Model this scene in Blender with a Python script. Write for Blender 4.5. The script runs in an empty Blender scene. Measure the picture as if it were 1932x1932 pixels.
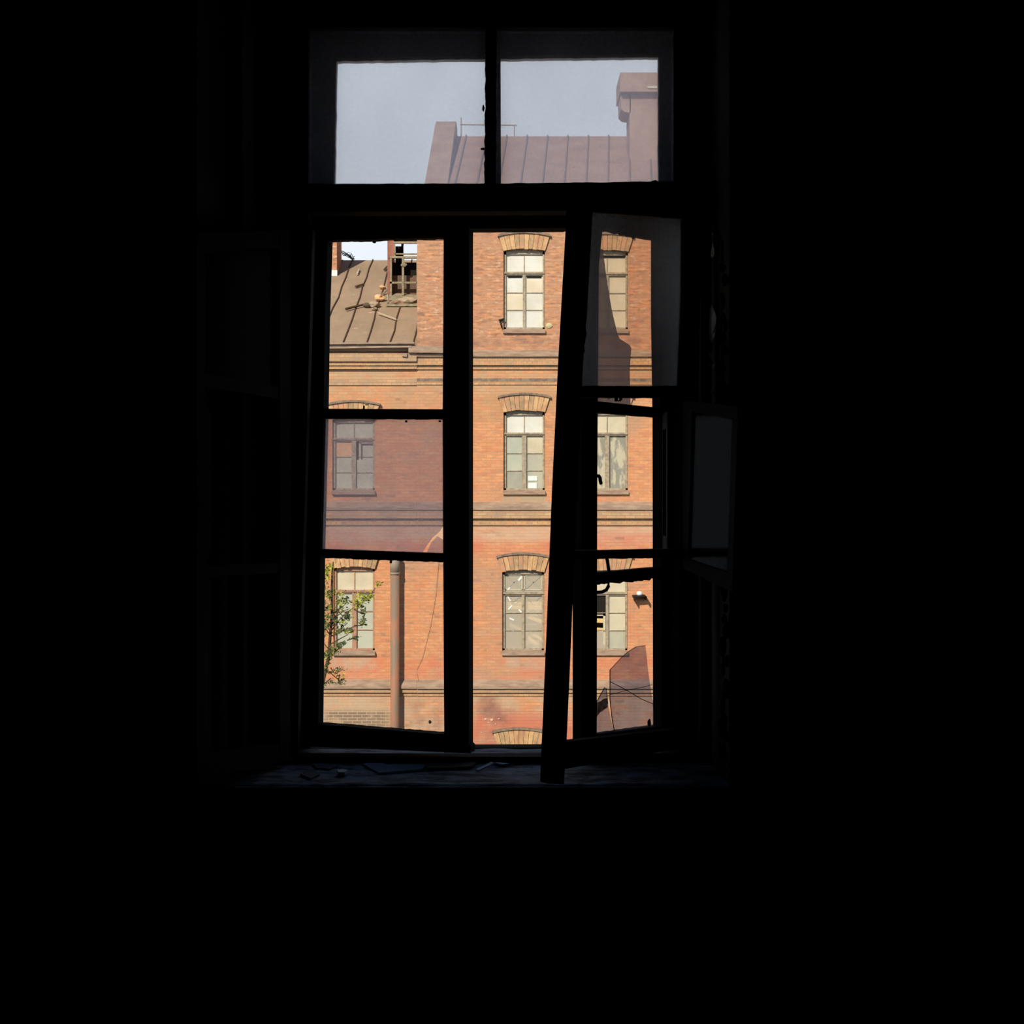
import bpy, math, random
from mathutils import Vector, noise
random.seed(7)
SC = bpy.context.scene
COL = SC.collection

# ------------------------------------------------------------------ camera
F = 2600.0            # focal length in pixels of the 1932 px frame
EYE = 1.6             # eye height above the room floor
HX, HY = 966.0, 930.0 # where the level line of sight meets the picture
cam_d = bpy.data.cameras.new('camera')
cam_d.sensor_width = 36.0
cam_d.lens = F / 1932.0 * 36.0
cam_d.shift_y = (HY - 966.0) / 1932.0
cam_d.clip_start = 0.05; cam_d.clip_end = 500
cam = bpy.data.objects.new('camera', cam_d); COL.objects.link(cam)
cam.location = (0, 0, EYE); cam.rotation_euler = (math.radians(90), 0, 0)
SC.camera = cam
# ------------------------------------------------------------------ exposure
SC.view_settings.view_transform = 'Standard'
SC.view_settings.look = 'None'
SC.view_settings.gamma = 1.0
SC.view_settings.use_curve_mapping = False
SC.view_settings.exposure = 0.0
# ------------------------------------------------------------------ sky
W = bpy.data.worlds.new('sky'); SC.world = W; W.use_nodes = True
wn = W.node_tree; wn.nodes.clear()
wo = wn.nodes.new('ShaderNodeOutputWorld'); bg = wn.nodes.new('ShaderNodeBackground')
tc = wn.nodes.new('ShaderNodeTexCoord'); sx = wn.nodes.new('ShaderNodeSeparateXYZ')
rp = wn.nodes.new('ShaderNodeValToRGB')
wn.links.new(tc.outputs['Generated'], sx.inputs[0])
wn.links.new(sx.outputs['Z'], rp.inputs[0])
e = rp.color_ramp.elements
e[0].position = 0.0; e[0].color = (0.86, 0.93, 1.0, 1)
e[1].position = 1.0; e[1].color = (0.06, 0.11, 0.22, 1)
for p_, c_ in ((0.2, (0.85, 0.92, 1.0, 1)), (0.33, (0.78, 0.88, 1.0, 1)), (0.45, (0.32, 0.42, 0.60, 1)), (0.6, (0.12, 0.19, 0.33, 1))):
    q = rp.color_ramp.elements.new(p_); q.color = c_
cn = wn.nodes.new('ShaderNodeTexNoise'); cn.inputs['Scale'].default_value = 5.0; cn.inputs['Detail'].default_value = 4
mp = wn.nodes.new('ShaderNodeMapping'); mp.inputs['Scale'].default_value = (1, 1, 2.2)
wn.links.new(tc.outputs['Generated'], mp.inputs[0]); wn.links.new(mp.outputs[0], cn.inputs['Vector'])
mr = wn.nodes.new('ShaderNodeMapRange'); mr.inputs['From Min'].default_value = .35; mr.inputs['From Max'].default_value = .7
mr.inputs['To Min'].default_value = .96; mr.inputs['To Max'].default_value = 1.05
wn.links.new(cn.outputs['Fac'], mr.inputs['Value'])
wn.links.new(rp.outputs[0], bg.inputs['Color']); wn.links.new(mr.outputs[0], bg.inputs['Strength'])
wn.links.new(bg.outputs[0], wo.inputs['Surface'])
# ------------------------------------------------------------------ sun
sd = bpy.data.lights.new('sun', 'SUN'); sd.energy = 5.25; sd.angle = math.radians(0.53); sd.color = (1.0, 0.87, 0.68)
sun = bpy.data.objects.new('sun', sd); COL.objects.link(sun)
AZ, EL = math.radians(24), math.radians(33)
ldir = Vector((math.sin(AZ) * math.cos(EL), math.cos(AZ) * math.cos(EL), -math.sin(EL)))
sun.rotation_euler = ldir.to_track_quat('-Z', 'Y').to_euler()
sun.location = (-30, -40, 40)

# ================================================================== helpers
FY = 34.0                                   # distance of the facade across the yard
def P(px, py, D):                           # a point seen at (px, py) standing D metres away
    return Vector(((px - HX) * D / F, D, EYE + (HY - py) * D / F))
def X(px, D=FY): return (px - HX) * D / F
def Z(py, D=FY): return EYE + (HY - py) * D / F

class MB:
    def __init__(s): s.v = []; s.f = []; s.m = []
    def face(s, pts, m=0):
        i = len(s.v); s.v += [tuple(p) for p in pts]; s.f.append(tuple(range(i, i + len(pts)))); s.m.append(m)
    def prism(s, pts, off, m=0):            # polygon extruded by off, closed
        pts = [Vector(p) for p in pts]; off = Vector(off)
        n = len(pts); i = len(s.v)
        s.v += [tuple(p) for p in pts] + [tuple(p + off) for p in pts]
        nrm = Vector((0, 0, 0))
        for k in range(n): nrm += pts[k].cross(pts[(k + 1) % n])
        flip = nrm.dot(off) > 0
        a = list(range(i, i + n)); b = list(range(i + n, i + 2 * n))
        s.f.append(tuple(a[::-1] if flip else a)); s.m.append(m)
        s.f.append(tuple(b if flip else b[::-1])); s.m.append(m)
        for k in range(n):
            q = (a[k], a[(k + 1) % n], b[(k + 1) % n], b[k])
            s.f.append(q if flip else q[::-1]); s.m.append(m)
    def box(s, x0, x1, y0, y1, z0, z1, m=0):
        s.prism([(x0, y0, z0), (x1, y0, z0), (x1, y0, z1), (x0, y0, z1)], (0, y1 - y0, 0), m)
    def tube(s, pts, r, n=8, m=0, r1=None):
        pts = [Vector(p) for p in pts]; base = len(s.v); L = len(pts)
        up = Vector((0.13, 0.21, 1)).normalized()
        for k, p in enumerate(pts):
            d = (pts[min(k + 1, L - 1)] - pts[max(k - 1, 0)]).normalized()
            u = d.cross(up)
            if u.length < .05: u = d.cross(Vector((1, 0, 0)))
            u.normalize(); w = d.cross(u).normalized()
            rr = r if r1 is None else r + (r1 - r) * k / max(L - 1, 1)
            for j in range(n):
                a = 2 * math.pi * j / n
                s.v.append(tuple(p + u * rr * math.cos(a) + w * rr * math.sin(a)))
        for k in range(L - 1):
            for j in range(n):
                a = base + k * n + j; b = base + k * n + (j + 1) % n
                s.f.append((a, b, b + n, a + n)); s.m.append(m)
        s.f.append(tuple(base + j for j in range(n))[::-1]); s.m.append(m)
        s.f.append(tuple(base + (L - 1) * n + j for j in range(n))); s.m.append(m)
    def lump(s, c, r, seed=0, m=0, n=3, amp=.35):
        import bmesh
        bm = bmesh.new(); bmesh.ops.create_icosphere(bm, subdivisions=n - 1, radius=1)
        base = len(s.v); c = Vector(c)
        for v in bm.verts:
            d = v.co.normalized(); k = 1 + amp * noise.noise(d * 1.7 + Vector((seed * 3.1, seed, 0)))
            s.v.append((c.x + d.x * r[0] * k, c.y + d.y * r[1] * k, c.z + d.z * r[2] * k))
        for f in bm.faces: s.f.append(tuple(base + v.index for v in f.verts)); s.m.append(m)
        bm.free()
    def build(s, name, mats, parent=None, label=None, smooth=False):
        me = bpy.data.meshes.new(name); me.from_pydata(s.v, [], s.f)
        if not isinstance(mats, (list, tuple)): mats = [mats]
        for m in mats: me.materials.append(m)
        me.polygons.foreach_set('material_index', s.m)
        if smooth: me.polygons.foreach_set('use_smooth', [True] * len(s.f))
        me.update()
        o = bpy.data.objects.new(name, me); COL.objects.link(o)
        if parent: o.parent = parent
        if label: o['label'] = label
        return o
def empty(name, loc=(0, 0, 0)):
    o = bpy.data.objects.new(name, None); COL.objects.link(o); o.empty_display_size = .1
    ORIG[o.name] = Vector(loc); o.location = (0, 0, 0); return o
ORIG = {}
def settle():                                # move every Empty to its thing's base, keeping the parts where they are
    for n, l in ORIG.items():
        o = bpy.data.objects[n]; o.location = l
        for c in o.children: c.location = c.location - l
def tag(o, label, cat, group=None, kind=None):
    o['label'] = label
    if cat: o['category'] = cat
    if group: o['group'] = group
    if kind: o['kind'] = kind
    return o
def jag(a, b, amp, step, seed=0):            # pixel polyline a..b with ragged deviations
    rnd = random.Random(seed); n = max(1, int(math.hypot(b[0] - a[0], b[1] - a[1]) / step)); out = []
    dx, dy = b[0] - a[0], b[1] - a[1]; L = math.hypot(dx, dy); nx, ny = -dy / L, dx / L
    for k in range(n + 1):
        t = k / n; o = 0 if k in (0, n) else rnd.uniform(-amp, amp)
        out.append((a[0] + dx * t + nx * o, a[1] + dy * t + ny * o))
    return out
class Leaf:                                  # an upright plane through two floor points: where a swung sash stands
    def __init__(s, a, b):
        s.a = Vector((a[0], a[1], 0)); d = Vector((b[0] - a[0], b[1] - a[1], 0)).normalized(); s.d = d
        s.n = Vector((d.y, -d.x, 0))
        if s.n.y > 0: s.n = -s.n             # towards the room
    def pt(s, px, py, off=0.0):
        r = Vector(((px - HX) / F, 1, (HY - py) / F)); o = Vector((0, 0, EYE))
        a = s.a + s.n * off
        t = (a - o).dot(s.n) / r.dot(s.n); return o + r * t
    def slab(s, mb, poly, t0, t1, m=0):      # t0..t1 measured from the plane towards the room
        pts = [s.pt(x, y, t1) for x, y in poly]
        mb.prism(pts, s.n * (t0 - t1), m)
def slabD(mb, poly, D0, D1, m=0):            # polygon given at distance D0 (its near face), thickness to D1
    mb.prism([P(x, y, D0) for x, y in poly], (0, D1 - D0, 0), m)

# ================================================================== materials
ILL = (1.42, 1.22, 1.06)
def lin(c): return tuple(((x / 255) / 12.92 if x <= 10 else (((x / 255) + .055) / 1.055) ** 2.4) for x in c)
def A(r, g, b):                              # albedo of a surface that reads (r, g, b) in the sunlit yard
    l = lin((r, g, b)); return tuple(min(.9, l[i] / ILL[i]) for i in range(3)) + (1,)
class NT:
    def __init__(s, name):
        s.m = bpy.data.materials.new(name); s.m.use_nodes = True; s.t = s.m.node_tree; s.t.nodes.clear()
        s.out = s.n('ShaderNodeOutputMaterial')
    def n(s, k, **kw):
        x = s.t.nodes.new(k)
        for a, b in kw.items(): setattr(x, a, b)
        return x
    def l(s, a, b): s.t.links.new(a, b)
    def coord(s, scale=(1, 1, 1)):
        c = s.n('ShaderNodeTexCoord'); m = s.n('ShaderNodeMapping'); m.inputs['Scale'].default_value = scale
        s.l(c.outputs['Object'], m.inputs[0]); return m.outputs[0]
    def noise(s, scale, detail=4, sc=(1, 1, 1), lo=.4, hi=.6, rough=.6):
        x = s.n('ShaderNodeTexNoise'); x.inputs['Scale'].default_value = scale; x.inputs['Detail'].default_value = detail
        x.inputs['Roughness'].default_value = rough
        s.l(s.coord(sc), x.inputs['Vector'])
        r = s.n('ShaderNodeMapRange'); r.inputs['From Min'].default_value = lo; r.inputs['From Max'].default_value = hi
        s.l(x.outputs['Fac'], r.inputs['Value']); return r.outputs[0]
    def mul(s, a, b, op='MULTIPLY', clamp=True):
        x = s.n('ShaderNodeMath', operation=op); x.use_clamp = clamp
        for i, v in enumerate((a, b)):
            if isinstance(v, (int, float)): x.inputs[i].default_value = v
            else: s.l(v, x.inputs[i])
        return x.outputs[0]
    def mix(s, fac, a, b, blend='MIX'):
        x = s.n('ShaderNodeMix', data_type='RGBA', blend_type=blend)
        for i, v in ((0, fac), (6, a), (7, b)):
            if isinstance(v, (int, float, tuple)): x.inputs[i].default_value = v
            else: s.l(v, x.inputs[i])
        return x.outputs[2]
    def zone(s, axis, a, b, soft=.05):       # 1 between a and b along an axis
        c = s.n('ShaderNodeTexCoord'); q = s.n('ShaderNodeSeparateXYZ'); s.l(c.outputs['Object'], q.inputs[0])
        def edge(p, inv):
            r = s.n('ShaderNodeMapRange'); r.inputs['From Min'].default_value = p - soft; r.inputs['From Max'].default_value = p + soft
            r.inputs['To Min'].default_value = 1 if inv else 0; r.inputs['To Max'].default_value = 0 if inv else 1
            s.l(q.outputs[axis], r.inputs['Value']); return r.outputs[0]
        return s.mul(edge(a, False), edge(b, True))
    def finish(s, color, rough=.9, bump=None, bdist=.01, bstr=.5, spec=.2, metal=0):
        p = s.n('ShaderNodeBsdfPrincipled'); p.inputs['Roughness'].default_value = rough
        p.inputs['Specular IOR Level'].default_value = spec; p.inputs['Metallic'].default_value = metal
        if isinstance(color, tuple): p.inputs['Base Color'].default_value = color
        else: s.l(color, p.inputs['Base Color'])
        if bump is not None:
            b = s.n('ShaderNodeBump'); b.inputs['Distance'].default_value = bdist; b.inputs['Strength'].default_value = bstr
            s.l(bump, b.inputs['Height']); s.l(b.outputs[0], p.inputs['Normal'])
        s.l(p.outputs[0], s.out.inputs[0]); return s.m
def plain(name, c, c2=None, scale=8, rough=.85, spec=.2, sc=(1, 1, 1), metal=0, lo=.4, hi=.62, bump=0):
    t = NT(name)
    if c2 is None: return t.finish(c, rough, spec=spec, metal=metal)
    f = t.noise(scale, 5, sc, lo, hi)
    return t.finish(t.mix(f, c, c2), rough, bump=f if bump else None, bdist=bump or .01, spec=spec, metal=metal)

def brick_mat(name, c1, c2, mortar, layers=(), bw=.235, bh=.0745, ms=.007, accents=None, bumps=.006):
    t = NT(name)
    c = t.n('ShaderNodeTexCoord'); q = t.n('ShaderNodeSeparateXYZ'); k = t.n('ShaderNodeCombineXYZ')
    t.l(c.outputs['Object'], q.inputs[0])
    t.l(t.mul(q.outputs['X'], q.outputs['Y'], 'ADD', False), k.inputs['X']); t.l(q.outputs['Z'], k.inputs['Y'])
    def bricks(a, b_, mo):
        b = t.n('ShaderNodeTexBrick'); b.inputs['Scale'].default_value = 1; b.inputs['Brick Width'].default_value = bw
        b.inputs['Row Height'].default_value = bh; b.inputs['Mortar Size'].default_value = ms; b.inputs['Mortar Smooth'].default_value = .4
        b.inputs['Color1'].default_value = a; b.inputs['Color2'].default_value = b_; b.inputs['Mortar'].default_value = mo
        b.offset = .5; t.l(k.outputs[0], b.inputs['Vector']); return b
    b = bricks(c1, c2, mortar); col = b.outputs['Color']
    for L in layers: col = L(t, col, b)
    # single odd bricks, darker or paler
    bb = bricks((0, 0, 0, 1), (1, 1, 1, 1), (.5, .5, .5, 1))
    r = t.n('ShaderNodeMapRange'); r.inputs['From Min'].default_value = .86; r.inputs['From Max'].default_value = .98
    t.l(bb.outputs['Color'], r.inputs['Value'])
    col = t.mix(t.mul(r.outputs[0], .22), col, A(245, 190, 140))
    r2 = t.n('ShaderNodeMapRange'); r2.inputs['From Min'].default_value = .14; r2.inputs['From Max'].default_value = .03
    t.l(bb.outputs['Color'], r2.inputs['Value'])
    col = t.mix(t.mul(r2.outputs[0], t.mul(t.noise(2.2, 3, (1, 1, 1.5), .42, .6), .55)), col, A(150, 110, 90))
    if accents: col = accents(t, col, b, bb)
    inv = t.n('ShaderNodeMath', operation='SUBTRACT'); inv.inputs[0].default_value = 1; t.l(b.outputs['Fac'], inv.inputs[1])
    return t.finish(col, .95, bump=inv.outputs[0], bdist=bumps, bstr=.6, spec=.1)
def blotch(scale, color, amt, lo=.45, hi=.62, sc=(1, 1, 1), zone=None, detail=6):
    def L(t, col, b):
        f = t.mul(t.noise(scale, detail, sc, lo, hi), amt)
        if zone: f = t.mul(f, t.zone(*zone))
        return t.mix(f, col, color)
    return L
def spots(color, amt, x0, x1, z0, z1, scale=3, lo=.42, hi=.6, soft=.2):
    def L(t, col, b):
        f = t.mul(t.mul(t.noise(scale, 5, (1, 1, 1), lo, hi), t.mul(t.zone('X', x0, x1, soft), t.zone('Z', z0, z1, soft))), amt)
        return t.mix(f, col, color)
    return L
def accents(t, col, b, bb):                  # dark-fired bricks low on the left of the wall
    f = t.mul(t.mul(t.zone('X', X(560), X(737), .25), t.zone('Z', Z(1375), Z(1341), .06)), t.noise(1.6, 2, (1, 1, 1), .3, .5))
    inv = t.mul(1.0, b.outputs['Fac'], 'SUBTRACT')
    c = t.mix(t.mul(f, inv), col, A(150, 122, 100)); return t.mix(t.mul(f, t.mul(b.outputs['Fac'], .8)), c, A(228, 190, 150))

BRICK = brick_mat('weathered_red_brick', A(246, 164, 112), A(222, 138, 94), A(206, 152, 112), [
    blotch(16, A(206, 150, 104), .75, .46, .66, (.35, 1, 1.2)), blotch(12, A(246, 182, 132), .55, .52, .7, (.4, 1, 1.3)), blotch(4, A(206, 124, 96), .45, .5, .66, (.6, 1, 1.6)),
    blotch(.55, A(196, 150, 120), .75, .5, .66, (1, 1, 1.6)),
    blotch(3.5, A(180, 138, 112), .55, .52, .7, (1, 1, 3)),
    blotch(7, A(150, 108, 84), .9, .46, .62, (.6, 1, 2.4), zone=('Z', Z(655), Z(300), .3)),
    blotch(2.2, A(198, 144, 110), .8, .35, .6, (1, 1, 2), zone=('Z', Z(655), Z(300), .2)),
    blotch(9, A(238, 196, 165), .6, .56, .66, (.5, 1, 1.5), zone=('Z', Z(655), Z(300), .3)),
    blotch(2.5, A(150, 110, 92), .8, .4, .7, (1, 1, 2), zone=('Z', Z(662), Z(636), .06)),
    blotch(2.6, A(200, 162, 122), .85, .38, .6, (1, 1, 2.5), zone=('Z', Z(745), Z(690), .1)),
    blotch(1.6, A(196, 150, 108), .7, .4, .62, (1, 1, 2), zone=('Z', Z(800), Z(735), .2)),
    blotch(2.2, A(218, 172, 138), .95, .25, .5, (.7, 1, 3), zone=('Z', Z(1022), Z(990), .1)),
    blotch(1.1, A(224, 118, 92), .55, .45, .62, (1, 1, 1), zone=('Z', Z(1045), Z(1005), .1)),
    blotch(1.6, A(226, 128, 96), .6, .42, .6, (1, 1, 2), zone=('Z', Z(1282), Z(1240), .1)),
    blotch(1.8, A(206, 168, 134), .9, .36, .56, (.8, 1, 2.5), zone=('Z', Z(1420), Z(1300), .12)),
    spots(A(214, 128, 98), 1.0, X(885), X(1090), Z(1470), Z(1345), 1.6, .3, .55),
    spots(A(206, 170, 136), .9, X(500), X(740), Z(1460), Z(1310), 1.3, .2, .5),
    spots(A(205, 168, 138), .75, X(955), X(1032), Z(1262), Z(1238), 3, .3, .55, .08),
    spots(A(188, 160, 128), .95, X(948), X(1030), Z(948), Z(934), 3, .2, .5, .06),
    spots(A(205, 168, 138), .75, X(625), X(708), Z(1262), Z(1236), 3, .3, .55, .08),
    spots(A(150, 100, 88), .9, X(905), X(938), Z(1352), Z(1312), 1.4, .2, .5, .14),
    spots(A(158, 104, 90), .8, X(925), X(962), Z(1380), Z(1340), 2.0, .36, .56, .2),
    spots(A(150, 98, 84), .7, X(908), X(936), Z(1408), Z(1380), 2.0, .36, .56, .2),
    spots(A(166, 118, 98), .75, X(775), X(835), Z(1385), Z(1320), 1.6, .42, .6, .2),
], accents=accents)
YBRICK = brick_mat('yellow_cornice_brick', A(228, 176, 122), A(206, 148, 106), A(178, 130, 94), [
    blotch(2.2, A(188, 148, 112), .8, .42, .62, (1, 1, 1)), blotch(5, A(232, 160, 110), .5, .5, .66)], bw=.13, bumps=.004)
TANBRICK = brick_mat('tan_weathered_brick', A(226, 178, 130), A(204, 154, 114), A(180, 138, 104), [
    blotch(1.8, A(176, 144, 116), .8, .4, .62), blotch(6, A(206, 140, 104), .5, .52, .66)], bumps=.003)
VOUSS = [plain('arch_brick_ochre', A(226, 176, 122), A(196, 142, 104), 9, sc=(1, 1, .5)),
         plain('arch_brick_tan', A(206, 160, 116), A(176, 138, 100), 7), plain('arch_brick_rose', A(216, 150, 112), A(186, 146, 110), 7)]
JOINT = plain('arch_joint_mortar', A(150, 108, 72))
HOOD = plain('sooty_brick_hood', A(158, 132, 108), A(128, 104, 90), 10)
FLASH = plain('rusty_metal_flashing', A(186, 152, 124), A(158, 126, 104), 3, sc=(1, 1, 5), rough=.7)
FRAMEM = plain('old_window_paint', A(190, 168, 138), A(160, 136, 112), 12)
FRAMEO = plain('orange_brown_window_paint', A(200, 140, 106), A(170, 128, 104), 12)
PUTTY = plain('pale_putty', A(220, 204, 172))
CREAM = plain('cream_painted_pane', A(236, 224, 206), A(222, 208, 186), 1.5, rough=.5)
CREAMY = plain('peach_painted_pane', A(240, 218, 188), A(228, 204, 170), 1.5, rough=.5)
BEIGE = plain('beige_painted_pane', A(224, 204, 170), A(212, 190, 156), 2, rough=.5)
GREYP = plain('dusty_grey_pane', A(198, 186, 158), A(186, 174, 152), 2.2, rough=.5)
GREYL = plain('light_grey_pane', A(202, 194, 168), A(190, 184, 162), 2, rough=.5)
GREYD = plain('dull_grey_pane', A(168, 160, 142), A(182, 170, 146), 3, rough=.5)
LEFTP = plain('warm_grey_pane', A(206, 196, 168), A(190, 178, 152), 2, rough=.5)
ORANGEP = plain('painted_reflection_pane', A(236, 184, 136), A(230, 170, 120), 2, rough=.5)  # warm reflection in one pane, put into its colour
PAPER = plain('white_paper', A(238, 234, 222))
MOTTLE = plain('peeling_whitewashed_pane', A(206, 188, 156), A(156, 146, 128), 3.2, sc=(2.4, 1, .8), rough=.5, lo=.46, hi=.54)
DARKIN = plain('interior_shade_paint', (.012, .010, .008, 1))  # near-black colour standing for the shade inside openings
PLANK = plain('pale_plank', A(246, 208, 150), A(230, 186, 128), 6, sc=(1, 1, 6))
PLANKD = plain('grey_plank', A(178, 160, 128), A(150, 134, 110), 6)
t_ = NT('brown_sheet_roof')
c_ = t_.mix(t_.noise(1.1, 5, (1, .4, 1), .35, .7), A(182, 148, 118), A(160, 130, 102))
c_ = t_.mix(t_.mul(t_.noise(3.5, 6, (1, .8, 1), .55, .68), .7), c_, A(150, 136, 106))
c_ = t_.mix(t_.mul(t_.noise(7, 4, (.5, 1, 1), .66, .72), .8), c_, A(216, 186, 150))
ROOF = t_.finish(c_, .75)
SEAM = plain('dark_roof_seam', A(92, 66, 52))
TROOF = plain('tower_sheet_roof', A(184, 140, 122), A(166, 124, 106), .9, rough=.8)
TSEAM = plain('tower_roof_seam', A(132, 108, 100))
RENDER = plain('chimney_render', A(188, 148, 128), A(170, 130, 112), 1.5)
PINKW = plain('red_painted_wood', A(176, 110, 88), A(150, 96, 80), 3)
GWOOD = plain('grey_weathered_wood', A(170, 150, 118), A(140, 122, 98), 8)
DBRICK = plain('dormer_boarding', A(128, 92, 74), A(104, 84, 68), 5)
RUST = plain('rusty_downpipe', A(186, 118, 86), A(146, 120, 98), 1.6, sc=(2, 2, .5), rough=.6, lo=.42, hi=.58)
PIPETOP = plain('grey_downpipe', A(150, 134, 114), A(172, 146, 118), 3, rough=.6)
BLACKM = plain('black_iron', (.012, .011, .010, 1), rough=.6)
BARK = plain('bark', A(96, 74, 48), A(70, 54, 38), 10)
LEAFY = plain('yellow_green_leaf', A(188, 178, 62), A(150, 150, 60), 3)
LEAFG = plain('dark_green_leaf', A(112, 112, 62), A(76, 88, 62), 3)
EARTH = plain('yard_earth', (.16, .13, .09, 1), (.10, .11, .05, 1), 1.2)
# room and window
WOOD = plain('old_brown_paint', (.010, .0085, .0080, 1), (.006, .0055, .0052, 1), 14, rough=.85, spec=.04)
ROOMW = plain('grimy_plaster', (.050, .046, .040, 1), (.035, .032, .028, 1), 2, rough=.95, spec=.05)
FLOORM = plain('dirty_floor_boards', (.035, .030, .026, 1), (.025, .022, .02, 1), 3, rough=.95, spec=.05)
SILLM = plain('flaking_grey_sill_paint', (.15, .165, .185, 1), (.03, .03, .032, 1), 9, sc=(1, 2.2, 1), rough=.8, spec=.15, lo=.46, hi=.60, bump=.004)
SILLIN = plain('flaking_sill_inside', (.175, .19, .21, 1), (.03, .032, .034, 1), 14, sc=(1, 1.6, 1), rough=.8, spec=.15, lo=.44, hi=.60, bump=.005)
FLAKE = plain('curling_white_paint', (.62, .60, .54, 1), (.42, .40, .36, 1), 10)
CHIP = plain('broken_plaster', (.50, .54, .58, 1), (.35, .38, .40, 1), 20)

def glass(name, tint, dust, dustcol, gloss=.06, rough=.02, streak=.0, scale=6, zfade=None, transl=1.0):
    """dirty window glass: clear share, dust that scatters light through it, and a mirror share"""
    t = NT(name)
    tr = t.n('ShaderNodeBsdfTransparent'); tr.inputs[0].default_value = tint
    tl = t.n('ShaderNodeBsdfTranslucent'); tl.inputs[0].default_value = dustcol
    df = t.n('ShaderNodeBsdfDiffuse'); df.inputs[0].default_value = dustcol
    md = t.n('ShaderNodeMixShader'); md.inputs[0].default_value = 1 - transl
    t.l(tl.outputs[0], md.inputs[1]); t.l(df.outputs[0], md.inputs[2])
    mx = t.n('ShaderNodeMixShader')
    r = t.n('ShaderNodeMapRange'); r.inputs['From Min'].default_value = .3; r.inputs['From Max'].default_value = .7
    r.inputs['To Min'].default_value = dust * (1 - streak); r.inputs['To Max'].default_value = dust * (1 + streak)
    x = t.n('ShaderNodeTexNoise'); x.inputs['Scale'].default_value = scale; x.inputs['Detail'].default_value = 5
    t.l(t.coord((1, 1, .6)), x.inputs['Vector']); t.l(x.outputs['Fac'], r.inputs['Value'])
    t.l(r.outputs[0], mx.inputs[0]); t.l(tr.outputs[0], mx.inputs[1]); t.l(md.outputs[0], mx.inputs[2])
    gl = t.n('ShaderNodeBsdfGlossy'); gl.inputs['Roughness'].default_value = rough; gl.inputs[0].default_value = (.9, .95, 1, 1)
    m2 = t.n('ShaderNodeMixShader')
    fr = t.n('ShaderNodeLayerWeight'); fr.inputs['Blend'].default_value = .5
    f2 = t.mul(fr.outputs['Fresnel'], gloss, 'MULTIPLY')
    f3 = t.mul(f2, gloss * .5, 'ADD')
    t.l(f3, m2.inputs[0]); t.l(mx.outputs[0], m2.inputs[1]); t.l(gl.outputs[0], m2.inputs[2])
    t.l(m2.outputs[0], t.out.inputs[0]); return t.m
G_TOUT = glass('dusty_outer_glass', (.98, .98, .98, 1), .30, (.86, .87, .96, 1), .03, streak=.10)
G_TIN = glass('filmed_inner_glass', (.97, .98, .98, 1), .030, (.85, .92, 1, 1), .02, streak=.25, scale=4)
G_LEFT = glass('grimy_middle_glass', (.90, .88, .93, 1), .30, (.60, .52, .52, 1), .02, streak=.12)
G_INNER = glass('smeared_inner_glass', (.96, .89, .84, 1), .10, (.62, .72, .76, 1), .03, streak=.25, scale=3)
G_SHARD = glass('very_dirty_broken_glass', (.86, .86, .86, 1), .68, (.34, .27, .27, 1), .02, streak=.1)
G_LOW = glass('dirty_broken_glass', (.80, .80, .90, 1), .24, (.20, .17, .18, 1), .02, streak=.35, scale=9)
G_VENT = glass('dark_vent_glass', (.35, .36, .35, 1), .2, (.022, .024, .024, 1), .008, rough=.12)
G_FOLD = glass('dim_folded_glass', (.3, .3, .3, 1),   .2, (.010, .011, .011, 1), .002, rough=.2)
G_SILL = glass('loose_glass', (.75, .8, .85, 1), .55, (.36, .40, .46, 1), .14, rough=.15, transl=.1)
G_YARD = glass('taped_yard_glass', (.95, .95, .93, 1), .28, (.92, .85, .72, 1), .03, transl=.1)
SOOT = glass('soot_film', (.5, .5, .5, 1), .45, (.03, .03, .03, 1), .01, streak=.6, scale=60)
CRACK = plain('crack', (.06, .05, .05, 1))

# ================================================================== room shell and our own wall
def structure(o): o['kind'] = 'structure'; return o
wall = MB()
Df, Dm, Db = 4.0, 4.37, 4.72                 # room face, inner frame back, yard face of the wall
XL0, XL1, XR1, XR0 = X(372, Df), X(538, Db), .607, X(1376, Df)
zt, zb = EYE + 1.62, EYE - .875
zlow, zhigh = -8.6, 11.0  # wall carried far past view to cut sky light on the facade
def wquad(xa0, xa1, xb0, xb1, z0, z1):       # plan polygon: front xa0..xa1, back xb0..xb1
    wall.prism([(xa0, Df, z0), (xa1, Df, z0), (xb1, Db, z0), (xb0, Db, z0)], (0, 0, z1 - z0))
wquad(-14, XL0, -14, XL1, zlow, zhigh); wquad(XR0, 14, XR1, 14, zlow, zhigh)
wquad(XL0, XR0, XL1, XR1, zlow, zb); wquad(XL0, XR0, XL1, XR1, zt, zhigh)
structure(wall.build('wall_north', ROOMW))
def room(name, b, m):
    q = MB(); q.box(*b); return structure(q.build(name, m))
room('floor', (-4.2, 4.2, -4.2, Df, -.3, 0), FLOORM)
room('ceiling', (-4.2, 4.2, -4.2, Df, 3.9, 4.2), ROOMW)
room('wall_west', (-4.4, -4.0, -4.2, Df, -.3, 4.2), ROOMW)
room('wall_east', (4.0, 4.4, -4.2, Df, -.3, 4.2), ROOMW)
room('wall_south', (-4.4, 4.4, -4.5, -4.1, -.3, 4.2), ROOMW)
yard = MB()
gz = -8.3
for i in range(24):
    for j in range(16):
        x0, x1 = -30 + i * 2.5, -27.5 + i * 2.5; y0, y1 = Db + j * 1.85, Db + (j + 1) * 1.85
        h = lambda x, y: gz + .12 * noise.noise(Vector((x * .4, y * .4, 0)))
        yard.face([(x0, y0, h(x0, y0)), (x1, y0, h(x1, y0)), (x1, y1, h(x1, y1)), (x0, y1, h(x0, y1))])
structure(yard.build('ground', EARTH))

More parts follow.
